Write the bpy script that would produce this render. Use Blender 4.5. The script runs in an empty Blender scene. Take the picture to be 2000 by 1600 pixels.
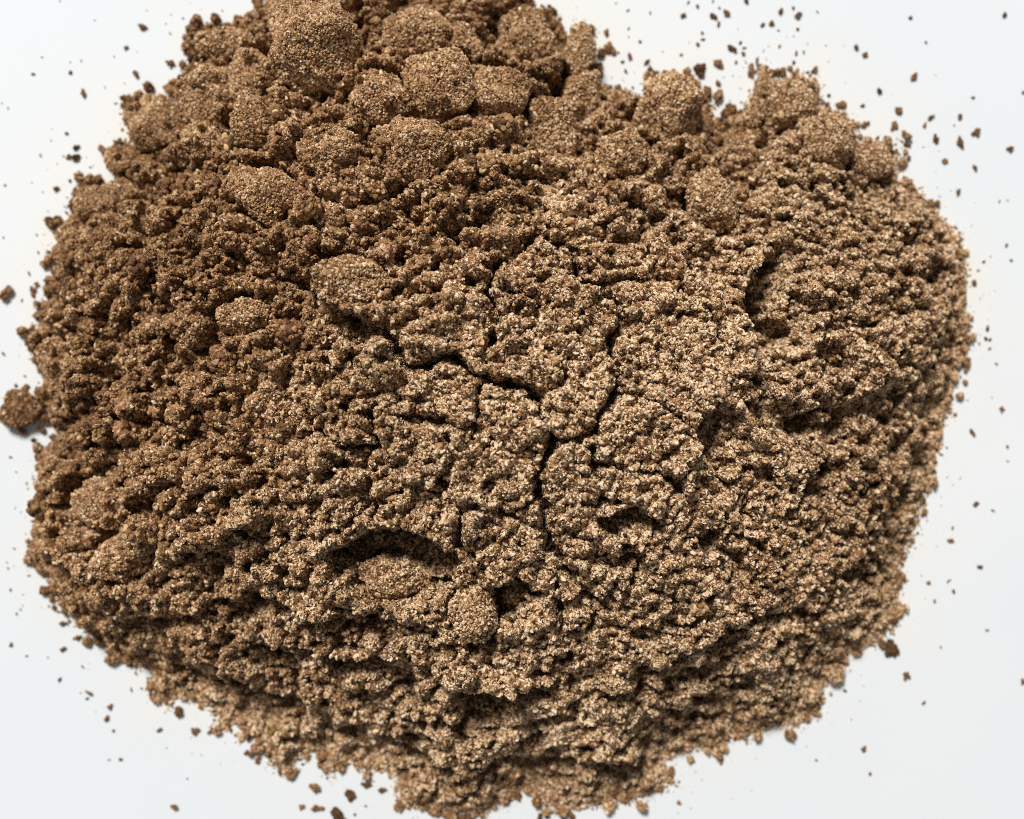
import bpy, math, random
import numpy as np
from mathutils import Vector, Matrix

# ------------------------------------------------------------------ camera, world, lamps, exposure
S = 0.00018            # metres per photo pixel on the paper: the frame is 0.36 m wide
D = 2500.0             # camera height above the paper, in photo pixels (0.45 m)
sc = bpy.context.scene
COL = sc.collection

cam_d = bpy.data.cameras.new('camera')
cam_d.sensor_width = 36.0
cam_d.lens = 45.0
cam_d.clip_start = 0.01
cam_d.clip_end = 50.0
cam_d.dof.use_dof = True
cam_d.dof.focus_distance = (D - 310) * S
cam_d.dof.aperture_fstop = 5.5
cam = bpy.data.objects.new('camera', cam_d)
cam.location = (0, 0, D * S)
COL.objects.link(cam)
sc.camera = cam

world = bpy.data.worlds.new('World')
sc.world = world
world.use_nodes = True
wb = world.node_tree.nodes['Background']
wb.inputs['Color'].default_value = (0.95, 0.975, 1.0, 1)
wb.inputs['Strength'].default_value = 0.16

def area(name, loc, size, power, colour):
    l = bpy.data.lights.new(name, 'AREA')
    l.shape = 'DISK'
    l.size = size
    l.energy = power
    l.color = colour
    o = bpy.data.objects.new(name, l)
    o.location = loc
    o.rotation_euler = (-Vector(loc)).to_track_quat('-Z', 'Y').to_euler()
    COL.objects.link(o)
    return o
area('key_lamp', (-1.50, 3.45, 4.84), 1.5, 445.0, (1.0, 0.978, 0.94))

sc.view_settings.view_transform = 'Standard'
sc.view_settings.look = 'None'
sc.view_settings.exposure = 0.0
sc.view_settings.gamma = 1.0
sc.render.engine = 'CYCLES'
sc.cycles.use_denoising = False
sc.cycles.max_bounces = 5
sc.cycles.diffuse_bounces = 3
sc.cycles.filter_width = 0.9

rng = np.random.default_rng(7)
random.seed(7)

# ------------------------------------------------------------------ measured layout (photo pixels)
OUTLINE = [(1030,0),(1000,28),(985,45),(1030,32),(1085,40),(1090,100),(1105,95),(1130,56),(1150,64),(1155,120),(1150,180),
 (1200,185),(1260,190),(1290,165),(1350,165),(1380,200),(1395,260),(1420,268),(1440,228),(1470,200),(1490,132),(1500,162),
 (1520,168),(1560,152),(1590,162),(1590,215),(1640,224),(1660,250),(1670,282),(1740,282),(1750,310),(1740,345),(1765,365),
 (1800,390),(1840,430),(1865,460),(1875,520),(1880,600),(1890,670),(1870,710),(1860,760),(1840,810),(1830,870),(1820,890),
 (1805,950),(1790,1010),(1770,1060),(1750,1110),(1750,1180),(1740,1220),(1700,1250),(1650,1280),(1640,1310),(1610,1320),
 (1600,1370),(1560,1410),(1500,1420),(1440,1440),(1425,1415),(1410,1460),(1390,1465),(1360,1450),(1320,1470),(1290,1480),
 (1310,1530),(1260,1550),(1200,1560),(1150,1570),(1100,1580),(1050,1560),(1050,1520),(1020,1540),(990,1560),(930,1590),
 (860,1580),(790,1570),(780,1530),(780,1510),(740,1500),(700,1490),(680,1470),(650,1510),(638,1500),(640,1460),(610,1460),
 (560,1500),(540,1490),(510,1440),(480,1440),(480,1400),(420,1425),(440,1390),(390,1370),(350,1350),(330,1370),(300,1360),
 (295,1330),(305,1310),(260,1290),(220,1265),(190,1235),(165,1220),(130,1180),(105,1150),(105,1120),(65,1095),(70,1060),
 (85,980),(80,940),(100,880),(120,870),(105,810),(85,760),(105,740),(100,720),(75,690),(70,650),(95,630),(95,600),(110,590),
 (110,560),(110,520),(100,510),(115,490),(120,460),(135,435),(155,420),(150,380),(180,355),(205,380),(240,370),(235,320),
 (225,310),(245,285),(280,290),(265,260),(250,220),(265,190),(300,200),(310,215),(350,210),(355,170),(380,130),(385,100),
 (380,60),(440,55),(490,50),(510,25),(530,0),(560,-40),(640,-60),(720,-50),(785,-30),(797,8),(812,-30),(880,-50),(960,-40)]
OUT = np.array(OUTLINE, float)

CRACKS = [  # (polyline, half width, depth)
 ([(755,656),(783,684),(800,709),(835,711),(868,704),(891,704),(920,726),(954,733),(975,754),(1010,751),(1038,761),(1052,779),
   (1056,810),(1066,835),(1077,856),(1066,880),(1059,905),(1049,930),(1050,954),(1066,985),(1070,1038),(1084,1076),(1100,1100),(1118,1122)], 7.5, 62),
 ([(961,530),(954,572),(967,607),(970,635),(958,672)], 7.0, 48),
 ([(1129,527),(1140,551),(1185,575),(1205,600),(1213,635),(1189,667),(1196,691),(1210,716),(1210,751),(1189,779),(1168,810),(1161,835),(1154,849)], 7.5, 52),
 ([(1154,849),(1125,857),(1098,859),(1077,856)], 4.5, 34),
 ([(1157,870),(1164,905),(1175,940),(1177,971)], 6.5, 44),
 ([(728,815),(741,852),(751,880),(715,880),(685,877)], 7.5, 50),
 ([(790,807),(825,817),(867,821),(902,832),(926,828),(938,800)], 5.0, 40),
 ([(940,779),(936,760),(950,735)], 3.0, 20),
 ([(930,985),(958,989),(986,1006),(1010,985),(1045,968)], 5.0, 34),
 ([(1297,985),(1320,950),(1337,915)], 4.0, 24),
 ([(1300,930),(1335,965),(1352,985)], 5.0, 40),
 ([(1380,610),(1398,650),(1404,690)], 4.0, 28),
 ([(1310,680),(1325,710),(1322,740)], 4.0, 24),
 ([(640,1050),(690,1010),(692,985)], 4.0, 24),
 ([(1040,590),(1000,575),(985,560)], 5.0, 26),
 ([(1100,740),(1101,715),(1110,700)], 4.0, 24),
 ([(985,640),(1060,655),(1120,650)], 3.0, 12),
 ([(1130,527),(1100,480),(1040,470)], 5.0, 24),
 ([(1160,560),(1240,545),(1330,535)], 6.0, 30),
 ([(1093,1225),(1090,1190),(1080,1168)], 5.0, 36),
 ([(1468,525),(1458,560),(1452,604),(1473,642),(1480,677),(1474,716),(1470,768)], 8.0, 60),
 ([(1210,751),(1285,790),(1363,842)], 3.5, 24),([(870,840),(882,900),(858,938)], 4.0, 28),([(1164,905),(1230,915),(1300,930)], 4.0, 28),
 ([(690,700),(735,760),(728,815)], 4.5, 32),([(1297,1010),(1250,1080),(1235,1150)], 4.5, 30),([(1118,1122),(1160,1170),(1150,1230)], 5.0, 34),
 ([(905,1000),(902,1060),(938,1110),(966,1150),(968,1236)], 6.0, 46),([(600,800),(640,850),(690,877)], 4.0, 26),([(780,960),(720,985),(692,1010)], 4.0, 26),
 ([(1040,470),(1010,500),(961,530)], 4.0, 24),([(1387,915),(1420,940),(1460,922)], 4.5, 30),([(1380,610),(1330,570),(1330,535)], 4.0, 26),
]
STEPS = [  # (polyline, drop, run-out): the ground falls to the right hand of the direction of travel
 ([(1472,525),(1462,560),(1450,604),(1471,642),(1478,677),(1471,716),(1468,765)][::-1], 72, 70),
 ([(560,1255),(600,1264),(680,1278),(764,1281),(838,1292),(870,1320),(901,1337),(936,1344),(971,1348),(1013,1348),(1060,1335)], 60, 70),
 ([(520,1140),(560,1172),(600,1196),(640,1202),(700,1194)], 34, 60),
 ([(625,560),(637,583),(660,600),(690,612)], 52, 45),
 ([(780,1190),(830,1230),(880,1262)], 20, 40),
 ([(870,1252),(905,1253),(950,1243)], 26, 40),
 ([(700,900),(690,830),(640,780)], 14, 60),
 ([(1240,1340),(1300,1290),(1400,1235),(1490,1180)], 26, 70),
 ([(1100,1470),(1170,1480),(1240,1475)], 30, 45),
 ([(760,1430),(850,1450),(960,1440)], 20, 50),
 ([(430,1300),(520,1345),(600,1370)], 24, 55),
 ([(300,1200),(380,1190),(470,1150)], 20, 55),
 ([(250,1120),(170,1090),(120,1050)], 20, 50),
 ([(1700,760),(1640,790),(1560,800)][::-1], 30, 60),
 ([(1560,960),(1600,900),(1620,820)], 20, 50),
 ([(500,1010),(430,1060),(330,1080)][::-1], 22, 55),
]
PITS = [  # x, y, rx, ry, depth, direction of the deep side in degrees (90 = towards the top of the frame)
 (768,1108,120,70,88,85),(1010,1180,52,40,58,130),(872,1160,26,34,40,90),(1232,1022,64,30,52,90),(1412,855,50,62,58,180),
 (1466,800,24,20,30,160),(1378,1047,26,15,40,90),(1456,1056,34,14,40,90),(1335,628,20,18,34,90),(371,863,16,15,40,90),
 (301,758,12,12,32,90),(448,790,16,12,34,90),(430,910,20,20,34,100),(490,905,22,12,30,90),(273,632,11,11,34,90),
 (448,989,16,22,32,90),(858,952,13,22,44,90),(1235,1095,20,20,32,90),(1460,922,14,12,30,90),(1570,835,24,20,36,150),
 (1130,1180,34,24,40,90),(1185,1195,24,40,30,120),(520,1100,24,14,26,90),(680,720,18,14,24,90),(620,840,20,14,24,90),
 (560,740,16,12,22,90),(880,700,14,8,20,90),(730,1010,18,14,24,90),(1300,1080,14,12,22,90),(640,940,22,16,24,90),
 (1540,1000,22,20,24,120),(1180,450,24,16,24,90),(1270,440,20,16,24,90),(935,440,18,14,26,90),(775,380,16,14,26,90),
 (690,330,18,14,26,90),(640,200,16,14,30,90),(1000,130,24,16,40,90),(1100,160,12,34,50,60),(1580,250,22,30,44,120),
 (1560,1200,26,22,22,120),(1420,1320,28,16,22,90),(1100,1490,50,20,24,90),(700,1420,30,14,20,90),(420,1250,34,14,22,90)]

PLATES = [
 [(1050,765),(1110,745),(1200,700),(1210,750),(1165,830),(1154,849),(1098,859),(1077,856),(1056,810)],
 [(958,670),(967,607),(954,572),(961,530),(1129,527),(1140,551),(1185,569),(1213,635),(1189,667),(1200,700),(1110,745),(1050,765),(1010,751),(975,754),(954,733)],
 [(755,656),(720,600),(760,560),(860,510),(961,530),(954,572),(967,607),(958,670),(954,733),(920,726),(891,704),(835,711),(800,709),(783,684)],
 [(800,709),(835,711),(891,704),(920,726),(954,733),(940,779),(926,828),(867,821),(790,807),(770,770)],
 [(954,733),(1010,751),(1052,779),(1056,810),(1077,856),(1066,880),(1000,860),(926,828),(940,779)],
 [(783,684),(800,709),(770,770),(790,807),(730,821),(680,780),(690,700),(755,656)],
 [(730,821),(790,807),(867,821),(926,828),(1000,860),(1066,880),(1059,905),(1049,930),(986,1006),(930,985),(860,964),(800,950),(751,877)],
 [(1077,856),(1154,849),(1164,905),(1175,940),(1177,971),(1170,1010),(1066,985),(1050,954),(1059,905),(1066,880)],
 [(1213,635),(1185,569),(1300,560),(1450,604),(1478,677),(1468,765),(1433,793),(1387,793),(1363,842),(1300,900),(1164,905),(1154,849),(1165,830),(1210,750),(1200,700),(1189,667)],
 [(1164,905),(1300,900),(1363,842),(1387,915),(1330,990),(1297,1010),(1170,1010),(1177,971),(1175,940)],
 [(901,1337),(971,1348),(1013,1348),(1093,1225),(1080,1170),(971,1205),(967,1236),(905,1250),(870,1320)],
 [(880,1103),(930,1080),(964,1145),(967,1236),(905,1250),(862,1187)],
]

CLUMPS = [ # x, y, rx, ry, turn, planes, sink, grain, label
 (612,90,80,92,20,12,.32,3.0,'largest rounded clump of brown powder at the top left of the heap'),
 (862,168,54,68,25,10,.25,3.2,'egg-shaped tan clump near the top edge of the heap'),
 (975,186,50,46,0,10,.25,3.2,'rounded clump right beside the egg-shaped clump near the top'),
 (802,288,68,52,-15,8,.15,3.4,'broad flat-topped clump below the egg-shaped clump'),
 (1075,240,38,52,10,8,.2,3.4,'narrow upright clump below the dark gap at top centre'),
 (492,236,44,52,0,6,.3,2.8,'angular block with flat faces below the largest rounded clump'),
 (302,243,56,50,-40,6,.3,2.6,'wedge-shaped clump jutting over paper at upper left rim'),
 (398,274,40,28,-25,7,.3,2.6,'small smooth clump tucked beside the wedge-shaped clump'),
 (408,168,62,58,10,8,.25,3.0,'wide clump left of the largest rounded clump'),
 (488,150,42,46,0,8,.2,3.4,'crumbly clump wedged against the left side of the largest rounded clump'),
 (432,84,56,34,5,8,.2,3.6,'ragged clump at the upper left corner of the heap'),
 (556,32,30,42,30,7,.2,3.2,'slab standing behind the largest rounded clump at the frame top'),
 (812,64,62,42,0,9,.12,3.6,'broad soft clump at the top edge above the egg-shaped clump'),
 (912,92,32,38,0,8,.1,3.8,'small dark clump between broad soft clump and the top centre clump'),
 (1035,84,54,50,0,8,.2,3.6,'square-edged clump at top centre rim of the heap'),
 (1132,98,24,46,-8,6,.3,3.0,'tall narrow chip standing at the top rim beside paper'),
 (1125,190,38,60,-20,7,.2,3.4,'slanting clump under the tall narrow chip'),
 (1312,215,62,54,20,8,.15,3.6,'low crumbly clump on the upper right rim'),
 (1540,212,40,54,-15,8,.2,3.4,'blurred tall clump at the far upper right rim'),
 (1490,180,15,46,-8,6,.2,3.0,'thin spike of powder at the upper right rim'),
 (1618,276,50,48,10,12,.34,2.8,'pinkish rounded clump at the upper right rim'),
 (1706,316,40,34,-10,10,.3,3.0,'smaller clump right of the pinkish rounded clump'),
 (176,390,28,32,0,8,.3,3.0,'round nub on the left upper rim over paper'),
 (240,382,38,26,10,8,.25,3.0,'oval clump right of the round nub on the left rim'),
 (236,312,26,30,0,7,.25,3.4,'small crumbly clump on the rim below the wedge-shaped clump'),
 (110,702,36,40,0,9,.3,2.8,'smooth round clump bulging from the middle of the left rim'),
 (196,985,58,42,-20,8,.15,3.0,'rounded clump on the lower left slope'),
 (250,1088,56,40,15,8,.1,3.2,'tan clump on the lower left slope below another rounded clump'),
 (522,382,62,46,-20,7,.05,3.2,'smooth triangular mound on the upper left slope'),
 (680,548,60,34,-5,7,.3,3.4,'bright overhanging clump casting a dark gap left of the cracked crust'),
 (480,622,44,34,0,7,.05,3.2,'pale flattened clump on the left slope'),
 (272,425,34,30,-10,6,.2,3.0,'small angular clump on the left slope below the rim'),
 (310,432,26,22,20,6,.2,3.0,'small angular clump touching another on the left slope'),
 (1212,300,44,36,0,8,.1,3.6,'low clump on the upper slope right of centre'),
 (1390,400,40,56,0,8,.05,3.4,'tan lump on the upper right slope'),
 (1165,402,22,15,20,6,.25,2.0,'smooth grey-brown chip on the upper slope'),
 (740,195,50,44,0,8,.1,3.8,'dark crumbly clump right below the largest rounded clump'),
 (640,290,46,36,0,8,.05,3.6,'low dark clump above the smooth triangular mound'),
 (1625,1312,22,18,0,8,.2,3.2,'small knob on the lower right rim'),
 (772,1128,58,36,8,8,-.05,3.0,'crumbly lump lying inside the dark lower centre hollow'),
 (922,1196,34,50,8,6,.1,3.2,'raised broken block right of the dark lower centre hollow'),
 (1395,868,0,0,0,0,0,0,''),
]

# ------------------------------------------------------------------ numpy helpers
def lattice(seed, n=512):
    return np.random.default_rng(seed).random((n, n))
_lat = {}
def vnoise(x, y, seed):
    """smooth value noise, about -1..1"""
    if seed not in _lat: _lat[seed] = lattice(seed) * 2 - 1
    L = _lat[seed]; n = L.shape[0]
    xi = np.floor(x).astype(int); yi = np.floor(y).astype(int)
    fx = x - xi; fy = y - yi
    fx = fx*fx*fx*(fx*(fx*6-15)+10); fy = fy*fy*fy*(fy*(fy*6-15)+10)
    a = L[yi % n, xi % n]; b = L[yi % n, (xi+1) % n]; c = L[(yi+1) % n, xi % n]; d = L[(yi+1) % n, (xi+1) % n]
    return (a*(1-fx)+b*fx)*(1-fy) + (c*(1-fx)+d*fx)*fy
def fbm(x, y, seed, octs=4, gain=0.5):
    s = 0; a = 1; t = 0
    for o in range(octs):
        s = s + a*vnoise(x*2**o + 17.3*o, y*2**o + 9.1*o, seed+o); t += a; a *= gain
    return s / t
def lumps(x, y, cell, seed, keep=1.0, lo=0.45, hi=0.85):
    """field of half-round lumps, one per jittered cell; returns height 0..1"""
    L1 = lattice(seed, 256); L2 = lattice(seed+1, 256); L3 = lattice(seed+2, 256); L4 = lattice(seed+3, 256)
    cx = np.floor(x/cell).astype(int); cy = np.floor(y/cell).astype(int)
    best = np.zeros_like(x)
    for dy in (-1, 0, 1):
        for dx in (-1, 0, 1):
            ix = (cx+dx) % 256; iy = (cy+dy) % 256
            px = (cx+dx+L1[iy, ix])*cell; py = (cy+dy+L2[iy, ix])*cell
            r = cell*(lo+(hi-lo)*L3[iy, ix])
            d2 = ((x-px)**2+(y-py)**2)/(r*r)
            h = np.sqrt(np.clip(1-d2, 0, 1))*(r/cell/hi)
            best = np.maximum(best, np.where(L4[iy, ix] < keep, h, 0))
    return best
def seg_dist(px, py, poly, closed=False):
    """distance, signed side (right positive) and end overrun of points to a polyline"""
    P = np.asarray(poly, float)
    if closed: P = np.vstack([P, P[:1]])
    best = np.full(px.shape, 1e9); side = np.zeros(px.shape)
    for a, b in zip(P[:-1], P[1:]):
        ab = b-a; l2 = ab@ab + 1e-9
        t = ((px-a[0])*ab[0]+(py-a[1])*ab[1])/l2
        tc = np.clip(t, 0, 1)
        dx = px-(a[0]+tc*ab[0]); dy = py-(a[1]+tc*ab[1])
        d = np.hypot(dx, dy)
        s = (ab[0]*(py-a[1])-ab[1]*(px-a[0]))/math.sqrt(l2)   # y grows downwards: positive = right hand
        m = d < best
        best = np.where(m, d, best); side = np.where(m, s, side)
    return best, side
def inside(px, py, poly):
    P = np.asarray(poly, float); res = np.zeros(px.shape, bool); j = len(P)-1
    for i in range(len(P)):
        xi, yi = P[i]; xj, yj = P[j]
        c = ((yi > py) != (yj > py)) & (px < (xj-xi)*(py-yi)/(yj-yi+1e-12)+xi)
        res ^= c; j = i
    return res
def gblur(a, sig):
    k = np.arange(-int(3*sig), int(3*sig)+1); w = np.exp(-k*k/(2*sig*sig)); w /= w.sum()
    p = len(k)//2
    b = np.pad(a, ((p, p), (0, 0)), mode='edge'); a = sum(w[i]*b[i:i+a.shape[0], :] for i in range(len(k)))
    b = np.pad(a, ((0, 0), (p, p)), mode='edge'); a = sum(w[i]*b[:, i:i+a.shape[1]] for i in range(len(k)))
    return a
def smooth(a, b, x):
    t = np.clip((x-a)/(b-a), 0, 1); return t*t*(3-2*t)

# ------------------------------------------------------------------ the heap as a height field (units: photo pixels on the paper)
STEP = 3.0
X0, Y0 = 0.0, -120.0
NX, NY = int((1990-X0)/STEP), int((1650-Y0)/STEP)
gx, gy = np.meshgrid(X0+STEP*np.arange(NX), Y0+STEP*np.arange(NY))
# ragged rim: the outline wobbles at crumb size
wx = gx + 9*fbm(gx/26, gy/26, 301, 3) ; wy = gy + 9*fbm(gx/26+40, gy/26, 311, 3)
cs = 4                                            # the distance is measured on every 4th point and on the rim
dist, _ = seg_dist(wx, wy, OUT, True)
ins = inside(wx, wy, OUT)
sd = np.where(ins, dist, -dist)
dcl = np.clip(sd, 0, None)
dsm = gblur(dcl[::cs, ::cs], 6)
dsm = np.kron(dsm, np.ones((cs, cs)))[:NY, :NX] if dsm.shape[0]*cs >= NY else dcl
dsm = gblur(dsm, 5)
wgt = smooth(20, 170, dcl)
dd = dcl*(1-wgt) + dsm*wgt
H0 = 365*(1-np.exp(-dd/430))/(1-math.exp(-760/430))
foot = smooth(-350, 250, (gx-1000)*0.62+(gy-800)*0.95)     # the fine side runs out thin on to the paper
H0 *= 1-foot*(1-smooth(-20, 135, dcl))
H0s = gblur(H0, 8)

def h0_at(x, y):
    i = np.clip(np.round((np.asarray(x)-X0)/STEP).astype(int), 0, NX-1); j = np.clip(np.round((np.asarray(y)-Y0)/STEP).astype(int), 0, NY-1)
    return H0s[j, i]
def px2w(pts):
    """photo pixel -> place on the paper plan, undoing the perspective of the height there"""
    P = np.asarray(pts, float); c = np.array([1000.0, 800.0]); w = P.copy()
    for _ in range(8):
        h = h0_at(w[:, 0], w[:, 1]); w = c+(P-c)*(1-h/D)[:, None]
    return w

# where the powder is coarse and damp (upper left) and where fine and dry (lower right, crust)
def coarse_at(x, y):
    g = smooth(330, -720, (x-1000)*0.80+(y-800)*0.86)
    return np.clip(g + 0.18*fbm(x/160, y/160, 77, 3), 0, 1)
coarse = coarse_at(gx, gy)
crust = np.exp(-(((gx-1080)/380)**2+((gy-830)/300)**2)**1.5)

H = H0.copy()
H += 16*fbm(gx/230, gy/230, 11, 3)*smooth(0, 120, dcl)
ew = smooth(0, 60, dcl)
wob = 10*fbm(gx/40, gy/40, 501, 2); wob2 = 10*fbm(gx/40+9, gy/40+3, 507, 2)
H += (28*lumps(gx+wob, gy+wob2, 105, 21, 0.62)*coarse*(1-0.8*crust))*ew
H += (36*lumps(gx+1.6*wob, gy+1.6*wob2, 54, 31, 0.70)*(0.45+0.7*coarse)*(1-0.45*crust))*(0.35+0.65*ew)
H += (28*lumps(gx+wob*.9, gy+wob2*.9, 30, 41, 0.72)*(0.8+0.35*coarse)*(1-0.25*crust))
H += 14*lumps(gx+wob*.3, gy+wob2*.3, 16, 51, 0.75)
# pores
pw = smooth(-0.25, 0.5, fbm(gx/110, gy/110, 571, 3))
wob3 = 16*fbm(gx/22, gy/22, 521, 2); wob4 = 16*fbm(gx/22+9, gy/22+3, 527, 2)
H -= 30*pw*smooth(0.1, 0.5, lumps((gx+wob3)*.72, gy+wob4, 46, 551, 0.34, 0.12, 0.34)/0.6)
H -= 16*pw*smooth(0.1, 0.5, lumps((gx+wob3*.6)*.75, gy+wob4*.6, 24, 561, 0.30, 0.14, 0.32)/0.6)
H += 10*fbm(gx/20, gy/15, 581, 3)
# irregular hollows between crumbs
hol = smooth(0.05, 0.50, fbm(gx/30, gy/24, 591, 3, 0.6)+0.25*fbm(gx/140, gy/140, 597, 2))
H -= 41*hol*(1-0.72*crust)*smooth(0, 40, dcl)
H -= 18*smooth(0.1, 0.5, fbm(gx/14, gy/12, 601, 2))
# slumped ledges on the fine slopes: waves stretched along the contour
ang = np.arctan2(gy-830, gx-1040); rad = np.hypot((gx-1040)/1.15, gy-830)
fine = (1-coarse)*(1-crust)
H += 7*fbm(rad/44+1.2*fbm(gx/120, gy/120, 91, 2), ang*5.2+30, 61, 3)*fine*smooth(0, 80, dcl)
# radial runnels near the foot
H += 12*fbm(rad/120, ang*26+60, 71, 2)*fine*smooth(0, 60, dcl)*smooth(520, 350, dcl)

# warped coordinates for hand-placed features so nothing has a drawn edge
fx = gx + 14*fbm(gx/60, gy/60, 201, 4, 0.6)+5*fbm(gx/15, gy/15, 221, 2); fy = gy + 14*fbm(gx/60+50, gy/60, 211, 4, 0.6)+5*fbm(gx/15+5, gy/15, 231, 2)
def window(P, pad):
    i0 = max(int((P[:, 0].min()-pad-X0)/STEP), 0); i1 = min(int((P[:, 0].max()+pad-X0)/STEP)+1, NX)
    j0 = max(int((P[:, 1].min()-pad-Y0)/STEP), 0); j1 = min(int((P[:, 1].max()+pad-Y0)/STEP)+1, NY)
    return slice(j0, j1), slice(i0, i1)
plate_id = np.full(gx.shape, -1)
for k, poly in enumerate(PLATES):
    P = px2w(poly); w = window(P, 20)
    m = inside(fx[w], fy[w], P) & (plate_id[w] < 0)
    plate_id[w] = np.where(m, k, plate_id[w])
    d, _ = seg_dist(fx[w], fy[w], P, True)
    cxy = P.mean(0)
    tilt = rng.normal(0, 0.05, 2)
    H[w] += np.where(m, smooth(0, 11, d)*(11+rng.uniform(0, 12)+tilt[0]*(gx[w]-cxy[0])+tilt[1]*(gy[w]-cxy[1])), 0)
for poly, drop, run in STEPS:
    P = px2w(poly); w = window(P, run*3)
    d, s = seg_dist(fx[w], fy[w], P)
    endf = np.exp(-np.clip((d-np.abs(s))/22, 0, 9)**2)*np.clip(0.9+0.95*vnoise(gx[w]/42, gy[w]/48, 431), 0.12, 1.4)
    drop = drop*1.6
    H[w] -= np.where(s > 0, drop*smooth(0, 7, s)*np.exp(-s/run), 0)*endf
    H[w] += np.where(s <= 0, 0.28*drop*np.exp(s/40), 0.28*drop*np.exp(-s/4))*endf
for (x, y, rx, ry, dep, deg) in PITS:
    P = px2w([(x, y)]); w = window(P, max(rx, ry)*1.4)
    u = (fx[w]+9*fbm(gx[w]/20, gy[w]/20, 241, 2)-P[0, 0])/rx; v = (fy[w]+9*fbm(gx[w]/20+7, gy[w]/20, 251, 2)-P[0, 1])/ry
    rho = np.hypot(u, v); a = math.radians(deg)
    along = (u*math.cos(a)-v*math.sin(a))
    H[w] -= 1.45*dep*smooth(1.0, 0.84, rho)*np.clip(0.6+0.55*along, 0.05, 1)
    H[w] += 0.12*dep*np.exp(-((rho-1.08)/0.14)**2)
for poly, hw, dep in CRACKS:
    P = px2w(poly); w = window(P, 60)
    d, _ = seg_dist(fx[w], fy[w], P)
    ww = 1.08*hw*(1.0+1.0*vnoise(gx[w]/26, gy[w]/26, 401))
    H[w] -= dep*1.35*np.exp(-(d/np.maximum(ww, 1.6))**2)
    H[w] += 4*np.exp(-((d-16)/9)**2)
moat = np.zeros_like(H)
for (x, y, rx, ry, turn, *_r) in CLUMPS:       # clumps sit loose: a gap runs round each foot
    if rx == 0: continue
    P = px2w([(x, y)]); w = window(P, max(rx, ry)*1.7)
    t = math.radians(turn); ux = fx[w]-P[0, 0]; uy = -(fy[w]-P[0, 1])
    rho = np.hypot((ux*math.cos(t)+uy*math.sin(t))/rx, (-ux*math.sin(t)+uy*math.cos(t))/ry)
    H[w] -= (22+0.5*min(rx, ry))*np.exp(-(np.clip(np.abs(rho-1.03)-0.08, 0, 9)/0.16)**2)
    moat[w] = np.maximum(moat[w], (rho < 1.3)*1.0)
H += 6.5*fbm(gx/9, gy/9, 131, 2)
H = np.where(ins, np.maximum(H*smooth(-2, 8+24*foot, sd)+3, 2.0), 0)
H = np.where(ins, H, 0)

def bil(A, x, y):
    u = np.clip((x-X0)/STEP, 0, NX-1.001); v = np.clip((y-Y0)/STEP, 0, NY-1.001)
    i = u.astype(int); j = v.astype(int); a = u-i; b = v-j
    return (A[j, i]*(1-a)+A[j, i+1]*a)*(1-b)+(A[j+1, i]*(1-a)+A[j+1, i+1]*a)*b
def to_world(x, y, z):
    return np.stack([(x-1000)*S, (800-y)*S, z*S], -1)

# ------------------------------------------------------------------ materials
def nodes_of(name):
    m = bpy.data.materials.new(name); m.use_nodes = True
    nt = m.node_tree; b = nt.nodes['Principled BSDF']
    return m, nt, b
RAMP = [(0.0, (0.038, 0.017, 0.007)), (0.3, (0.150, 0.077, 0.034)), (0.6, (0.362, 0.206, 0.101)), (0.85, (0.69, 0.475, 0.285)), (1.0, (0.88, 0.715, 0.51))]
def ramp(nt, stops):
    r = nt.nodes.new('ShaderNodeValToRGB')
    e = r.color_ramp.elements
    e[0].position, e[0].color = stops[0][0], (*stops[0][1], 1)
    e[1].position, e[1].color = stops[-1][0], (*stops[-1][1], 1)
    for p, c in stops[1:-1]:
        n = e.new(p); n.color = (*c, 1)
    return r
def grain_material():
    m, nt, b = nodes_of('powder_grain')
    at = nt.nodes.new('ShaderNodeAttribute'); at.attribute_type = 'INSTANCER'; at.attribute_name = 'tint'
    no = nt.nodes.new('ShaderNodeTexNoise'); no.inputs['Scale'].default_value = 2600; no.inputs['Detail'].default_value = 2
    ge = nt.nodes.new('ShaderNodeNewGeometry'); nt.links.new(ge.outputs['Position'], no.inputs['Vector'])
    ma = nt.nodes.new('ShaderNodeMath'); ma.operation = 'MULTIPLY_ADD'; ma.inputs[1].default_value = 0.30; ma.inputs[2].default_value = -0.15
    ad = nt.nodes.new('ShaderNodeMath'); ad.operation = 'ADD'
    r = ramp(nt, RAMP)
    a2 = nt.nodes.new('ShaderNodeAttribute'); a2.attribute_name = 'grain_tint'
    ad2 = nt.nodes.new('ShaderNodeMath'); ad2.operation = 'ADD'
    nt.links.new(at.outputs['Fac'], ad2.inputs[0]); nt.links.new(a2.outputs['Fac'], ad2.inputs[1])
    nt.links.new(no.outputs['Fac'], ma.inputs[0]); nt.links.new(ma.outputs[0], ad.inputs[0]); nt.links.new(ad2.outputs[0], ad.inputs[1])
    nt.links.new(ad.outputs[0], r.inputs['Fac'])
    # slight hue drift from grain to grain: redder and yellower minerals
    oi = nt.nodes.new('ShaderNodeObjectInfo'); hs = nt.nodes.new('ShaderNodeHueSaturation')
    mh = nt.nodes.new('ShaderNodeMath'); mh.operation = 'MULTIPLY_ADD'; mh.inputs[1].default_value = 0.018; mh.inputs[2].default_value = 0.490
    nt.links.new(oi.outputs['Random'], mh.inputs[0]); nt.links.new(mh.outputs[0], hs.inputs['Hue'])
    hs.inputs['Saturation'].default_value = 1.07; nt.links.new(r.outputs['Color'], hs.inputs['Color']); nt.links.new(hs.outputs['Color'], b.inputs['Base Color'])
    b.inputs['Roughness'].default_value = 0.75; b.inputs['Specular IOR Level'].default_value = 0.35
    return m
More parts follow.
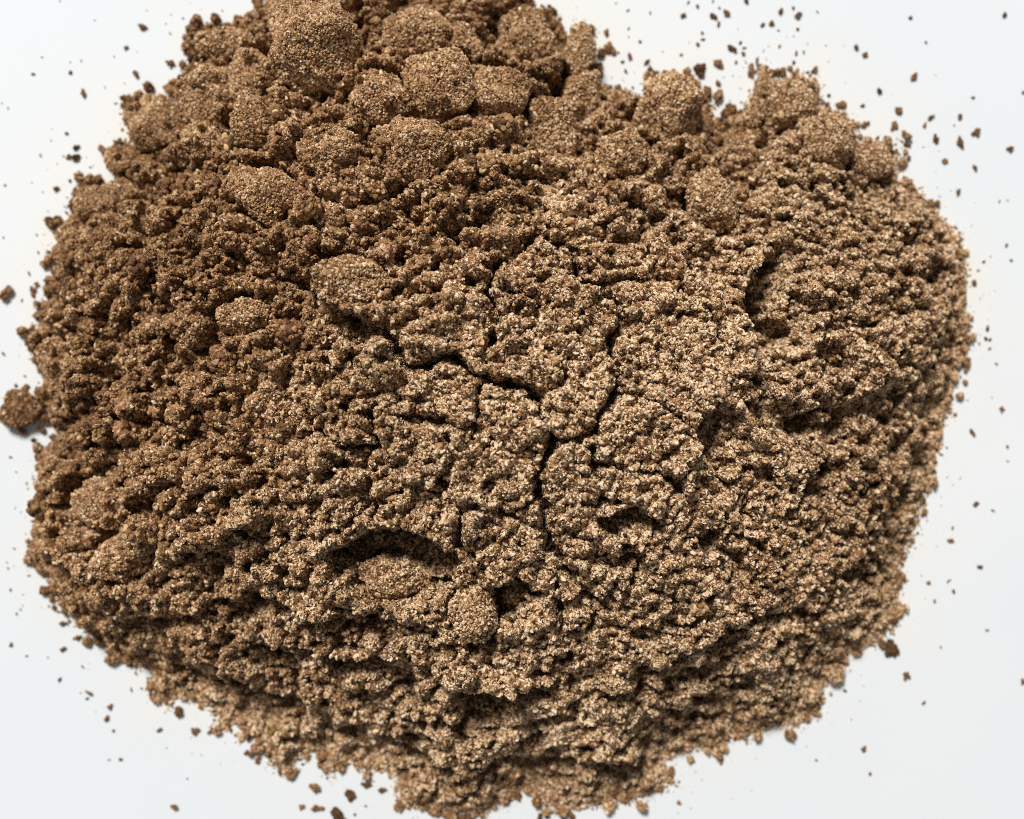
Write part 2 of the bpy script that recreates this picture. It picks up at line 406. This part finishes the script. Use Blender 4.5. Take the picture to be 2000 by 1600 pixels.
def powder_material(name, lo=0.0, hi=0.7, scale=900):
    m, nt, b = nodes_of(name)
    ge = nt.nodes.new('ShaderNodeNewGeometry')
    no = nt.nodes.new('ShaderNodeTexNoise'); no.inputs['Scale'].default_value = scale; no.inputs['Detail'].default_value = 4; no.inputs['Roughness'].default_value = 0.7
    nt.links.new(ge.outputs['Position'], no.inputs['Vector'])
    mr = nt.nodes.new('ShaderNodeMapRange'); mr.inputs['From Min'].default_value = 0.3; mr.inputs['From Max'].default_value = 0.7
    mr.inputs['To Min'].default_value = lo; mr.inputs['To Max'].default_value = hi
    r = ramp(nt, RAMP)
    nt.links.new(no.outputs['Fac'], mr.inputs['Value']); nt.links.new(mr.outputs['Result'], r.inputs['Fac'])
    nt.links.new(r.outputs['Color'], b.inputs['Base Color'])
    bu = nt.nodes.new('ShaderNodeBump'); bu.inputs['Strength'].default_value = 0.6; bu.inputs['Distance'].default_value = 0.0004
    nt.links.new(no.outputs['Fac'], bu.inputs['Height']); nt.links.new(bu.outputs['Normal'], b.inputs['Normal'])
    b.inputs['Roughness'].default_value = 0.95; b.inputs['Specular IOR Level'].default_value = 0.15
    return m
M_GRAIN = grain_material()
M_BODY = powder_material('packed_powder', 0.0, 0.42)
M_CRUMB = powder_material('crumb_powder', 0.0, 0.66, 1500)
_nt = M_CRUMB.node_tree
_oi = _nt.nodes.new('ShaderNodeObjectInfo'); _hs = _nt.nodes.new('ShaderNodeHueSaturation'); _mm = _nt.nodes.new('ShaderNodeMapRange')
_mm.inputs['To Min'].default_value = 0.5; _mm.inputs['To Max'].default_value = 1.7
_b = _nt.nodes['Principled BSDF']; _l = _b.inputs['Base Color'].links[0].from_socket
_nt.links.new(_oi.outputs['Random'], _mm.inputs['Value']); _nt.links.new(_mm.outputs['Result'], _hs.inputs['Value'])
_nt.links.new(_l, _hs.inputs['Color']); _nt.links.new(_hs.outputs['Color'], _b.inputs['Base Color'])

def paper_material():
    m, nt, b = nodes_of('white_paper')
    ge = nt.nodes.new('ShaderNodeNewGeometry')
    n1 = nt.nodes.new('ShaderNodeTexNoise'); n1.inputs['Scale'].default_value = 9; n1.inputs['Detail'].default_value = 3
    n2 = nt.nodes.new('ShaderNodeTexNoise'); n2.inputs['Scale'].default_value = 1500; n2.inputs['Detail'].default_value = 3
    for n in (n1, n2): nt.links.new(ge.outputs['Position'], n.inputs['Vector'])
    r = ramp(nt, [(0.3, (0.825, 0.875, 0.92)), (0.7, (0.875, 0.905, 0.925))])
    nt.links.new(n1.outputs['Fac'], r.inputs['Fac'])
    mx = nt.nodes.new('ShaderNodeMix'); mx.data_type = 'RGBA'; mx.blend_type = 'MULTIPLY'
    mx.inputs['Factor'].default_value = 0.10
    nt.links.new(r.outputs['Color'], mx.inputs['A']); nt.links.new(n2.outputs['Fac'], mx.inputs['B'])
    du = nt.nodes.new('ShaderNodeAttribute'); du.attribute_name = 'cream_tint'      # paper turned cream round the heap rim
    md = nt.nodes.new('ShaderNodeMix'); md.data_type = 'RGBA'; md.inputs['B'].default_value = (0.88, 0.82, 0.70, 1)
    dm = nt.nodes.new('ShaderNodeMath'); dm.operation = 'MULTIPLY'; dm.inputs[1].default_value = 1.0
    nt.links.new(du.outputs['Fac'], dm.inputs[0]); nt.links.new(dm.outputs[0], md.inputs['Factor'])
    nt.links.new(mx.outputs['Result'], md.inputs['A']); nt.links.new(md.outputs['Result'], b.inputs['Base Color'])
    bu = nt.nodes.new('ShaderNodeBump'); bu.inputs['Strength'].default_value = 0.10; bu.inputs['Distance'].default_value = 0.0002
    nt.links.new(n2.outputs['Fac'], bu.inputs['Height']); nt.links.new(bu.outputs['Normal'], b.inputs['Normal'])
    b.inputs['Roughness'].default_value = 0.7; b.inputs['Specular IOR Level'].default_value = 0.25
    return m
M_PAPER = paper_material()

# ------------------------------------------------------------------ object helpers
def mesh_from(name, V, F, mat, flat=False):
    me = bpy.data.meshes.new(name)
    V = np.asarray(V, np.float32); F = np.asarray(F, np.int32)
    me.vertices.add(len(V)); me.vertices.foreach_set('co', V.ravel())
    k = F.shape[1]
    me.loops.add(F.size); me.loops.foreach_set('vertex_index', F.ravel())
    me.polygons.add(len(F)); me.polygons.foreach_set('loop_start', np.arange(0, F.size, k, dtype=np.int32))
    me.update(calc_edges=True)
    me.polygons.foreach_set('use_smooth', np.full(len(F), not flat))
    me.materials.append(mat)
    return me
def link(name, data, parent=None, loc=None):
    o = bpy.data.objects.new(name, data)
    if parent is not None: o.parent = parent
    if loc is not None: o.location = loc
    COL.objects.link(o)
    return o
def tag(o, label=None, cat=None, group=None, kind=None):
    for k, v in (('label', label), ('category', cat), ('group', group), ('kind', kind)):
        if v: o[k] = v
    return o

# icosphere data
import bmesh
_ico = {}
def ico(sub):
    if sub not in _ico:
        bm = bmesh.new(); bmesh.ops.create_icosphere(bm, subdivisions=sub, radius=1.0)
        bm.verts.ensure_lookup_table()
        _ico[sub] = (np.array([v.co[:] for v in bm.verts]), np.array([[v.index for v in f.verts] for f in bm.faces]))
        bm.free()
    return _ico[sub]
def chunk_radius(dirs, r, planes, blunt, rough, seed):
    """broken-clod radius by direction: cut by random planes, blunted, roughened"""
    n = r.normal(size=(planes, 3)); n /= np.linalg.norm(n, axis=1)[:, None]
    off = r.uniform(0.58 if planes < 10 else 0.84, 0.98, planes)
    dot = dirs@n.T
    rr = np.where(dot > 0.05, off/np.maximum(dot, 0.05), 9.0)
    k = blunt
    rad = -np.log(np.sum(np.exp(-k*np.minimum(rr, 3.0)), 1)+np.exp(-k*1.08))/k
    rad = np.clip(rad, 0.35, 1.2)
    for f, a in ((2.3, 1.0), (4.7, 0.5), (9.5, 0.28)):
        p = dirs*f + seed*3.1
        rad = rad*(1+rough*a*(vnoise(p[:, 0]+p[:, 2]*0.71, p[:, 1]-p[:, 2]*0.53, 700)+vnoise(p[:, 1]+40, p[:, 2]+p[:, 0]*.6, 704))*0.6)
    return rad

# grain prototypes: one small collection that only the grain instances draw on
PROTO = bpy.data.collections.new('grain_kinds')
for k in range(10):
    V, F = ico(2)
    r = np.random.default_rng(900+k)
    rad = chunk_radius(V, r, 7, 16, 0.30, k+1)
    v = V*rad[:, None]*np.array([r.uniform(1.0, 1.8), r.uniform(0.65, 1.05), r.uniform(0.4, 0.75)])
    PROTO.objects.link(bpy.data.objects.new('grain_kind', mesh_from('grain_kind', v, F, M_GRAIN, True)))

def cluster(r, count, seed, g_lo=.20, g_hi=.34, flat=0.75):
    """ragged crumb of many grains; returns verts, faces and a tint offset per vertex"""
    VV, FF, TT, nb = [], [], [], 0
    stretch = np.array([r.uniform(.8, 1.2), r.uniform(.65, 1.0), flat])
    for q in range(count):
        d = r.normal(size=3); d /= np.linalg.norm(d)
        V, F = ico(2)
        rr = r.uniform(g_lo, g_hi)
        VV.append(V*chunk_radius(V, r, 8, 8, 0.25, q+seed)[:, None]*rr+d*r.uniform(0.45, 0.8)*stretch)
        FF.append(F+nb); nb += len(V); TT.append(np.full(len(V), r.normal(0, 0.17)))
    V, F = ico(2)
    VV.append(V*0.6*stretch); FF.append(F+nb); TT.append(np.full(len(V), -0.2))
    return np.vstack(VV), np.vstack(FF), np.concatenate(TT)
CLODS = bpy.data.collections.new('clod_kinds')
for k in range(8):
    v, f, t = cluster(np.random.default_rng(950+k), 70, k, .15, .26)
    me = mesh_from('clod_kind', v, f, M_GRAIN, True)
    a = me.attributes.new('grain_tint', 'FLOAT', 'POINT'); a.data.foreach_set('value', t.astype(np.float32))
    CLODS.objects.link(bpy.data.objects.new('clod_kind', me))

def grain_nodes(coll):
    g = bpy.data.node_groups.new('scatter_grains', 'GeometryNodeTree')
    g.interface.new_socket('Geometry', in_out='INPUT', socket_type='NodeSocketGeometry')
    g.interface.new_socket('Geometry', in_out='OUTPUT', socket_type='NodeSocketGeometry')
    N = g.nodes.new; L = g.links.new
    gi, go = N('NodeGroupInput'), N('NodeGroupOutput')
    ci = N('GeometryNodeCollectionInfo'); ci.inputs['Collection'].default_value = coll
    ci.inputs['Separate Children'].default_value = True; ci.inputs['Reset Children'].default_value = True
    ip = N('GeometryNodeInstanceOnPoints'); ip.inputs['Pick Instance'].default_value = True
    rot = N('GeometryNodeInputNamedAttribute'); rot.data_type = 'FLOAT_VECTOR'; rot.inputs['Name'].default_value = 'rot'
    siz = N('GeometryNodeInputNamedAttribute'); siz.data_type = 'FLOAT'; siz.inputs['Name'].default_value = 'size'
    e2r = N('FunctionNodeEulerToRotation')
    L(gi.outputs[0], ip.inputs['Points']); L(ci.outputs[0], ip.inputs['Instance'])
    L(rot.outputs['Attribute'], e2r.inputs[0]); L(e2r.outputs[0], ip.inputs['Rotation'])
    L(siz.outputs['Attribute'], ip.inputs['Scale']); L(ip.outputs[0], go.inputs[0])
    return g
GN = grain_nodes(PROTO); GN2 = grain_nodes(CLODS)
def grains(name, P, size, tint, parent, group=None):
    """P: points in the parent's space (metres)"""
    me = bpy.data.meshes.new(name)
    n = len(P)
    me.vertices.add(n); me.vertices.foreach_set('co', P.astype(np.float32).ravel())
    a = me.attributes.new('size', 'FLOAT', 'POINT'); a.data.foreach_set('value', (size*S).astype(np.float32))
    a = me.attributes.new('tint', 'FLOAT', 'POINT'); a.data.foreach_set('value', tint.astype(np.float32))
    a = me.attributes.new('rot', 'FLOAT_VECTOR', 'POINT'); a.data.foreach_set('vector', rng.uniform(0, 6.283, (n, 3)).astype(np.float32).ravel())
    me.materials.append(M_GRAIN)
    o = link(name, me, parent)
    md = o.modifiers.new('scatter', 'NODES'); md.node_group = group or GN
    o['kind'] = 'stuff'
    return o
def tint_at(x, y, n):
    c = coarse_at(x, y)
    cr = np.exp(-(((x-1080)/420)**2+((y-850)/330)**2)**1.2)
    m = 0.72-0.14*c+0.065*cr+0.12*fbm(x/60, y/60, 801, 3)+0.08*fbm(x/210, y/210, 811, 2)
    return np.clip(m+rng.normal(0, 0.34, n)*(0.9+0.25*cr-0.40*c), 0.02, 1.0)

# ------------------------------------------------------------------ setting: the white sheet
us = np.concatenate([[-5600, -2400, -900, -300], np.arange(-120, 2121, 20), [2300, 2900, 4400, 7600]]).astype(float)
vs = np.concatenate([[-5800, -2600, -1100, -500], np.arange(-300, 1901, 20), [2100, 2700, 4200, 7400]]).astype(float)
pu, pvv = np.meshgrid(us, vs)
pid = np.arange(pu.size).reshape(pu.shape)
pq = np.stack([pid[:-1, :-1], pid[1:, :-1], pid[1:, 1:], pid[:-1, 1:]], -1).reshape(-1, 4)
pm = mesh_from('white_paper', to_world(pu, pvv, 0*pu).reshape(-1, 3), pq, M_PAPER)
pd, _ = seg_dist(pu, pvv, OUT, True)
rim_cream = np.where(inside(pu, pvv, OUT), 1, np.exp(-pd/55))*np.clip(0.6+0.9*fbm(pu/90, pvv/90, 951, 3), 0, 1)*(0.45+0.55*smooth(900, 300, pvv))  # patchy cream tint, fading outward from the rim, stronger towards the frame top
a = pm.attributes.new('cream_tint', 'FLOAT', 'POINT'); a.data.foreach_set('value', rim_cream.astype(np.float32).ravel())
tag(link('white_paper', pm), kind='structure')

# ------------------------------------------------------------------ the heap
heap = link('powder_heap', None, loc=(0, 0, 0))
tag(heap, 'large cracked heap of fine brown powder spread on white paper', 'powder heap')

vid = np.arange(NX*NY).reshape(NY, NX)
quad_ok = (ins[:-1, :-1] | ins[1:, :-1] | ins[:-1, 1:] | ins[1:, 1:])
quads = np.stack([vid[:-1, :-1], vid[1:, :-1], vid[1:, 1:], vid[:-1, 1:]], -1)
qplate = plate_id[:-1, :-1]
ALLV = to_world(gx.ravel(), gy.ravel(), np.where(ins, H, -1.0).ravel())
def surface(name, mask, parent):
    q = quads[mask]
    u, inv = np.unique(q.ravel(), return_inverse=True)
    return link(name, mesh_from(name, ALLV[u], inv.reshape(-1, 4), M_BODY), parent)
parts = {-1: surface('slope', quad_ok & (qplate < 0), heap)}
for k in range(len(PLATES)):
    parts[k] = surface('crust_plate', quad_ok & (qplate == k), heap)

# grains all over it
NG = 680000
x = rng.uniform(X0, X0+STEP*(NX-2), NG*2); y = rng.uniform(Y0, Y0+STEP*(NY-2), NG*2)
gyy, gxx = np.gradient(H, STEP)
slope = np.clip(np.sqrt(1+gxx**2+gyy**2), 1.2, 2.6)
sdp = bil(sd, x, y)
fr = rng.random(len(x))
ok = ((sdp > -3) | ((sdp > -22) & (fr < 0.32*np.exp(sdp/8))) | ((sdp > -130) & (fr < 0.010*np.exp(sdp/32)))) & (rng.random(len(x)) < bil(slope, x, y)/2.6*1.5)
x, y, sdp = x[ok], y[ok], sdp[ok]
n = len(x)
c = coarse_at(x, y)
size = np.exp(rng.normal(np.log(2.5), 0.30, n))*(1+0.12*c)
size = np.where(sdp < -14, size*rng.uniform(0.3, 0.8, n), size)
size = np.minimum(size*(0.95+0.32*fbm(x/140, y/140, 821, 3)), 4.6)
z = np.maximum(bil(H, x, y)+rng.uniform(-0.6, 1.25, n)*size, size*0.45)
tint = tint_at(x, y, n)
pk = plate_id[np.clip(((y-Y0)/STEP).astype(int), 0, NY-1), np.clip(((x-X0)/STEP).astype(int), 0, NX-1)]
W = to_world(x, y, z)
for k, par in parts.items():
    m = pk == k
    grains('grains', W[m], size[m], tint[m], par)

# small crumbly clods: thick on the coarse side and along the rim
n = 26000
x = rng.uniform(X0, X0+STEP*(NX-2), n); y = rng.uniform(Y0, Y0+STEP*(NY-2), n)
sdp = bil(sd, x, y); c = coarse_at(x, y)
rim = np.exp(-((sdp+1)/17)**2)
ok = ((sdp > -9) | ((sdp > -26) & (rng.random(n) < 0.35))) & (rng.random(n) < (0.02+0.19*c+0.42*rim)*(1-0.85*bil(moat, x, y)*(sdp > 12)))
x, y, c, sdp = x[ok], y[ok], c[ok], sdp[ok]; n = len(x)
size = np.exp(rng.normal(np.log(9.5), 0.45, n))*(0.82+0.42*c)
size = np.where(sdp < 20, np.minimum(size, 15), np.minimum(size, 30))
z = np.maximum(bil(H, x, y)+rng.uniform(-0.25, 0.35, n)*size, size*0.6)
pk = plate_id[np.clip(((y-Y0)/STEP).astype(int), 0, NY-1), np.clip(((x-X0)/STEP).astype(int), 0, NX-1)]
m = pk < 0
grains('clods', to_world(x, y, z)[m], size[m], (tint_at(x, y, n)*0.35+0.65*(0.60-0.20*c))[m], parts[-1], GN2)

# ------------------------------------------------------------------ clumps lying on and round the heap
for i, (px, py, rx, ry, turn, planes, lift, gs, label) in enumerate(CLUMPS):
    if rx == 0: continue
    r = np.random.default_rng(1500+i)
    w = px2w([(px, py)])[0]
    # a rim clump stands on the slope: its base height is the mean of the ground under it
    rz = 0.82*math.sqrt(rx*ry)
    ground = float(np.mean(bil(H, w[0]+np.array([0, .6, -.6, 0, 0])*rx, w[1]+np.array([0, 0, 0, .6, -.6])*ry)))
    zc = max(ground+rz*(lift*1.8-0.12), rz*0.7)
    w = np.array([1000.0, 800.0])+(np.array([px, py])-np.array([1000.0, 800.0]))*(1-zc/D)
    V, F = ico(5 if rx > 50 else 4)
    rad = chunk_radius(V, r, 7 if 7 < planes < 10 else planes, 30 if planes < 10 else 12, 0.17, i+2)
    t = math.radians(turn); R = np.array([[math.cos(t), -math.sin(t), 0], [math.sin(t), math.cos(t), 0], [0, 0, 1]])
    v = (V*rad[:, None])*1.02*np.array([rx, ry, rz])@R.T
    base = min(zc, rz*0.9)
    root_z = max(zc-rz, 0.0)
    vv = v + np.array([0, 0, zc-root_z])
    root = link('powder_clump', mesh_from('powder_clump', vv*S, F, M_BODY))
    root.location = ((w[0]-1000)*S, (800-w[1])*S, root_z*S)
    tag(root, label, 'clump', 'clumps of caked powder')
    # surface samples
    tri = vv[F]; ar = np.linalg.norm(np.cross(tri[:, 1]-tri[:, 0], tri[:, 2]-tri[:, 0]), axis=1)/2
    gs *= 0.76
    nn = int(ar.sum()*0.095*(3.2/gs)**1.7)
    fi = r.choice(len(F), nn, p=ar/ar.sum())
    a, b = r.random(nn), r.random(nn); f = a+b > 1; a[f], b[f] = 1-a[f], 1-b[f]
    p = tri[fi, 0]+(tri[fi, 1]-tri[fi, 0])*a[:, None]+(tri[fi, 2]-tri[fi, 0])*b[:, None]
    nrm = np.cross(tri[fi, 1]-tri[fi, 0], tri[fi, 2]-tri[fi, 0]); nrm /= np.linalg.norm(nrm, axis=1)[:, None]+1e-9
    sz = np.minimum(np.exp(r.normal(np.log(gs), 0.28, nn)), 4.2)
    p = p+nrm*(r.uniform(-0.5, 0.5, nn)*sz)[:, None]
    keep = p[:, 2]+root_z > 1.5
    tn = tint_at(w[0]+p[:, 0], w[1]-p[:, 1], nn)*0.9+0.05+0.10*coarse_at(w[0]+p[:, 0], w[1]-p[:, 1])
    grains('grains', (p*S)[keep], sz[keep], tn[keep], root)

# ------------------------------------------------------------------ loose crumbs on the paper: x, y, radius (photo pixels)
CRUMBS = [(117,2,2),(280,54,9),(248,94,6),(332,65,3),(373,72,6),(82,112,3),(65,145,4),(137,122,2),(159,119,3),(138,142,5),(165,184,8),
(266,145,7),(334,124,10),(16,212,3),(4,202,2),(205,171,2),(226,202,3),(102,252,2),(130,261,5),(100,275,2),(257,257,8),(245,273,4),
(149,290,7),(150,308,9),(135,307,6),(80,304,4),(112,320,2),(177,327,3),(137,353,4),(112,369,8),(10,362,3),(7,464,3),(72,459,3),
(75,493,4),(57,534,5),(213,357,3),(287,21,2),(185,40,2),(337,174,19),(206,296,17),(505,6,14),(65,569,10),(72,557,6),(43,587,4),
(7,691,5),(56,663,4),(63,640,6),(49,735,3),(31,753,5),(52,754,7),(78,759,9),(96,774,6),(44,840,13),(84,840,10),(65,859,6),(28,1071,3),
(14,574,15),(40,797,38),(16,1110,3),(89,1115,5),(21,1152,4),(33,1199,4),(115,1194,4),(123,1218,7),(154,1245,8),(124,1267,6),(22,1258,5),
(52,1281,4),(117,1328,5),(175,1353,7),(171,1364,4),(257,1347,5),(215,1380,7),(210,1402,6),(222,1427,4),(350,1389,11),(311,1425,7),
(381,1427,11),(481,1469,8),(504,1483,9),(499,1458,15),(548,1502,10),(570,1512,13),(618,1535,12),(590,1575,7),(684,1551,12),(620,1577,12),
(660,1586,22),(340,1575,8),(236,1483,4),(214,1484,3),(366,1521,3),(212,1266,3),(224,1269,6),(717,1530,9),(745,1542,8),(714,1574,4),
(693,1591,4),(778,1574,5),(848,1588,10),(876,1590,12),(911,1595,18),(1011,1549,12),(1001,1563,3),(1053,1593,8),(1118,1593,9),
(1069,1596,4),(1855,1056,7),(1912,1106,7),(1813,1138,5),(1852,1134,5),(1862,1155,5),(1825,1173,5),(1772,1134,3),(1928,1231,4),
(1837,1264,4),(1769,1320,8),(1996,1330,6),(1650,1349,5),(1804,1372,5),(1687,1463,6),(1699,1511,4),(1594,1484,3),(1326,1568,6),
(1310,1505,10),(1429,1418,6),(1740,1268,17),(1720,1255,12),(1928,642,5),(1925,662,5),(1933,663,4),(1932,681,5),(1912,672,3),(1946,711,4),
(1879,716,3),(1956,800,6),(1937,777,2),(1890,782,2),(1898,845,7),(1967,873,4),(1968,901,3),(1825,905,5),(1825,921,5),(1905,985,6),
(1939,998,3),(1860,1031,4),(1844,795,8),(1909,529,3),(1863,744,6),(1344,5,4),(1362,13,5),(1392,3,3),(1457,3,6),(1334,31,6),(1393,33,7),
(1420,26,7),(1403,47,6),(1405,16,4),(1524,23,7),(1549,16,5),(1559,30,9),(1489,49,5),(1507,46,6),(1558,58,5),(1520,60,3),(1596,23,3),
(1371,65,4),(1372,77,5),(1362,87,5),(1330,107,4),(1429,96,9),(1453,94,5),(1452,105,5),(1445,84,4),(1437,122,5),(1366,136,16),(1401,126,10),
(1466,138,11),(1478,119,6),(1555,104,5),(1570,103,4),(1550,122,5),(1590,136,7),(1529,143,9),(1403,164,6),(1382,177,9),(1424,217,16),
(1672,94,6),(1688,108,6),(1777,35,5),(1960,30,6),(1808,83,4),(1785,150,8),(1716,178,6),(1685,206,5),(1597,173,4),(1618,187,5),(1604,198,6),
(1643,205,11),(1900,191,5),(1998,181,5),(1755,217,9),(1816,231,8),(1874,228,6),(1806,244,6),(1744,245,8),(1863,245,3),(1905,257,8),
(1687,245,10),(1769,266,11),(1770,283,8),(1828,273,9),(1874,280,11),(1972,290,6),(1774,310,6),(1844,315,7),(1902,328,6),(1870,376,6),
(1825,399,11),(1951,394,4),(1968,392,2),(1965,480,4),(1975,509,5),(1921,511,4),(1911,528,3),(1765,381,5),(1613,89,2),(1501,91,2),
(1827,147,2),(1730,268,5),(1079,23,12),(1226,21,4),(1270,26,4),(1185,65,6),(1189,95,13),(1156,82,9),(1250,82,4),(1228,56,3),(1229,110,7),
(1215,121,5),(1168,130,8),(1222,140,5),(1189,170,8),(1210,170,6),(1236,172,4),(1262,122,6),(1270,135,7),(1280,145,6),(1299,156,4)]
# crumb shapes shared between alike crumbs: single lumps and ragged little clusters, all resting on z = 0
SPECKS, CLUSTERS = [], []
for k in range(8):
    r = np.random.default_rng(2200+k)
    V, F = ico(2)
    v = V*chunk_radius(V, r, 8, 8, 0.35, k+5)[:, None]*np.array([r.uniform(.8, 1.35), r.uniform(.65, 1), r.uniform(.55, .85)])
    v[:, 2] -= v[:, 2].min()
    SPECKS.append(mesh_from('crumb', v, F, M_CRUMB, True))
for k in range(12):
    v, f, t = cluster(np.random.default_rng(2300+k), 9+(k % 4)*5, k, .22, .46, 0.6)
    v[:, 2] -= v[:, 2].min()
    CLUSTERS.append(mesh_from('crumb', v, f, M_CRUMB, True))
def place_word(x, y):
    if y < 480 and x < 520: return 'upper left of the heap'
    if y < 480 and x > 1300 and x < 1620 and y < 240: return 'above the upper right rim'
    if y < 240 and 1000 < x <= 1300: return 'above the top centre rim'
    if y < 480 and x > 1600: return 'upper right of the heap'
    if x < 200 and y < 1000: return 'left of the heap'
    if x < 460: return 'lower left of the heap'
    if x < 1400 and y > 1400: return 'below the heap'
    if y > 1000: return 'lower right of the heap'
    return 'right of the heap'
ORD = ['first','second','third','fourth','fifth','sixth','seventh','eighth','ninth','tenth','eleventh','twelfth','thirteenth','fourteenth','fifteenth',
 'sixteenth','seventeenth','eighteenth','nineteenth','twentieth'] + ['twenty-'+t for t in ('first','second','third','fourth','fifth','sixth','seventh','eighth','ninth')]
def size_word(r0):
    return 'brown crumb' if r0 >= 9 else 'small brown crumb' if r0 > 5 else 'tiny dark speck'
zones = {}
for x, y, r0 in CRUMBS: zones.setdefault((place_word(x, y), size_word(r0)), []).append((x, y, r0))
for i, (px, py, r0) in enumerate(CRUMBS):
    rr = random.Random(i*13+5)
    clus = r0 >= 4
    if r0 > 30: continue
    me = rr.choice(CLUSTERS if clus else SPECKS)
    o = link('crumb', me)
    k = r0*(1.08 if r0 > 5 else 0.92)*S
    o.scale = (k*rr.uniform(.9, 1.2), k*rr.uniform(.55, 1.0), k*rr.uniform(.55, .9))
    o.rotation_euler = (0, 0, rr.uniform(0, 6.28))
    o.location = ((px-1000)*S, (800-py)*S, 0)
    w = place_word(px, py)
    word = size_word(r0)
    lst = sorted(zones[(w, word)], key=lambda t: (t[1], t[0]))
    rank = lst.index((px, py, r0))
    tag(o, '%s on white paper %s, %s' % (word, w, 'topmost of its kind' if rank == 0 else ORD[rank]+' from the top'), 'crumb', 'loose crumbs on the paper '+w)
# the big loose clump at the left edge of the frame
i = 77
r = np.random.default_rng(77)
V, F = ico(4)
v = V*chunk_radius(V, r, 9, 9, .15, 9)[:, None]*np.array([41, 32, 24]); v[:, 2] -= v[:, 2].min()
root = link('powder_clump', mesh_from('powder_clump', v*S, F, M_BODY)); root.location = ((40-1000)*S, (800-797)*S, 0)
tag(root, 'loose flattened clump alone on white paper at the left frame edge', 'clump', 'clumps of caked powder')
tri = v[F]; ar = np.linalg.norm(np.cross(tri[:, 1]-tri[:, 0], tri[:, 2]-tri[:, 0]), axis=1)/2
nn = int(ar.sum()*0.1); fi = r.choice(len(F), nn, p=ar/ar.sum()); a, b = r.random(nn), r.random(nn); f = a+b > 1; a[f], b[f] = 1-a[f], 1-b[f]
p = tri[fi, 0]+(tri[fi, 1]-tri[fi, 0])*a[:, None]+(tri[fi, 2]-tri[fi, 0])*b[:, None]
p = p[p[:, 2] > 1.5]; nn = len(p)
grains('grains', p*S, np.exp(r.normal(np.log(3.0), .28, nn)), np.clip(r.normal(.48, .17, nn), 0, 1), root)
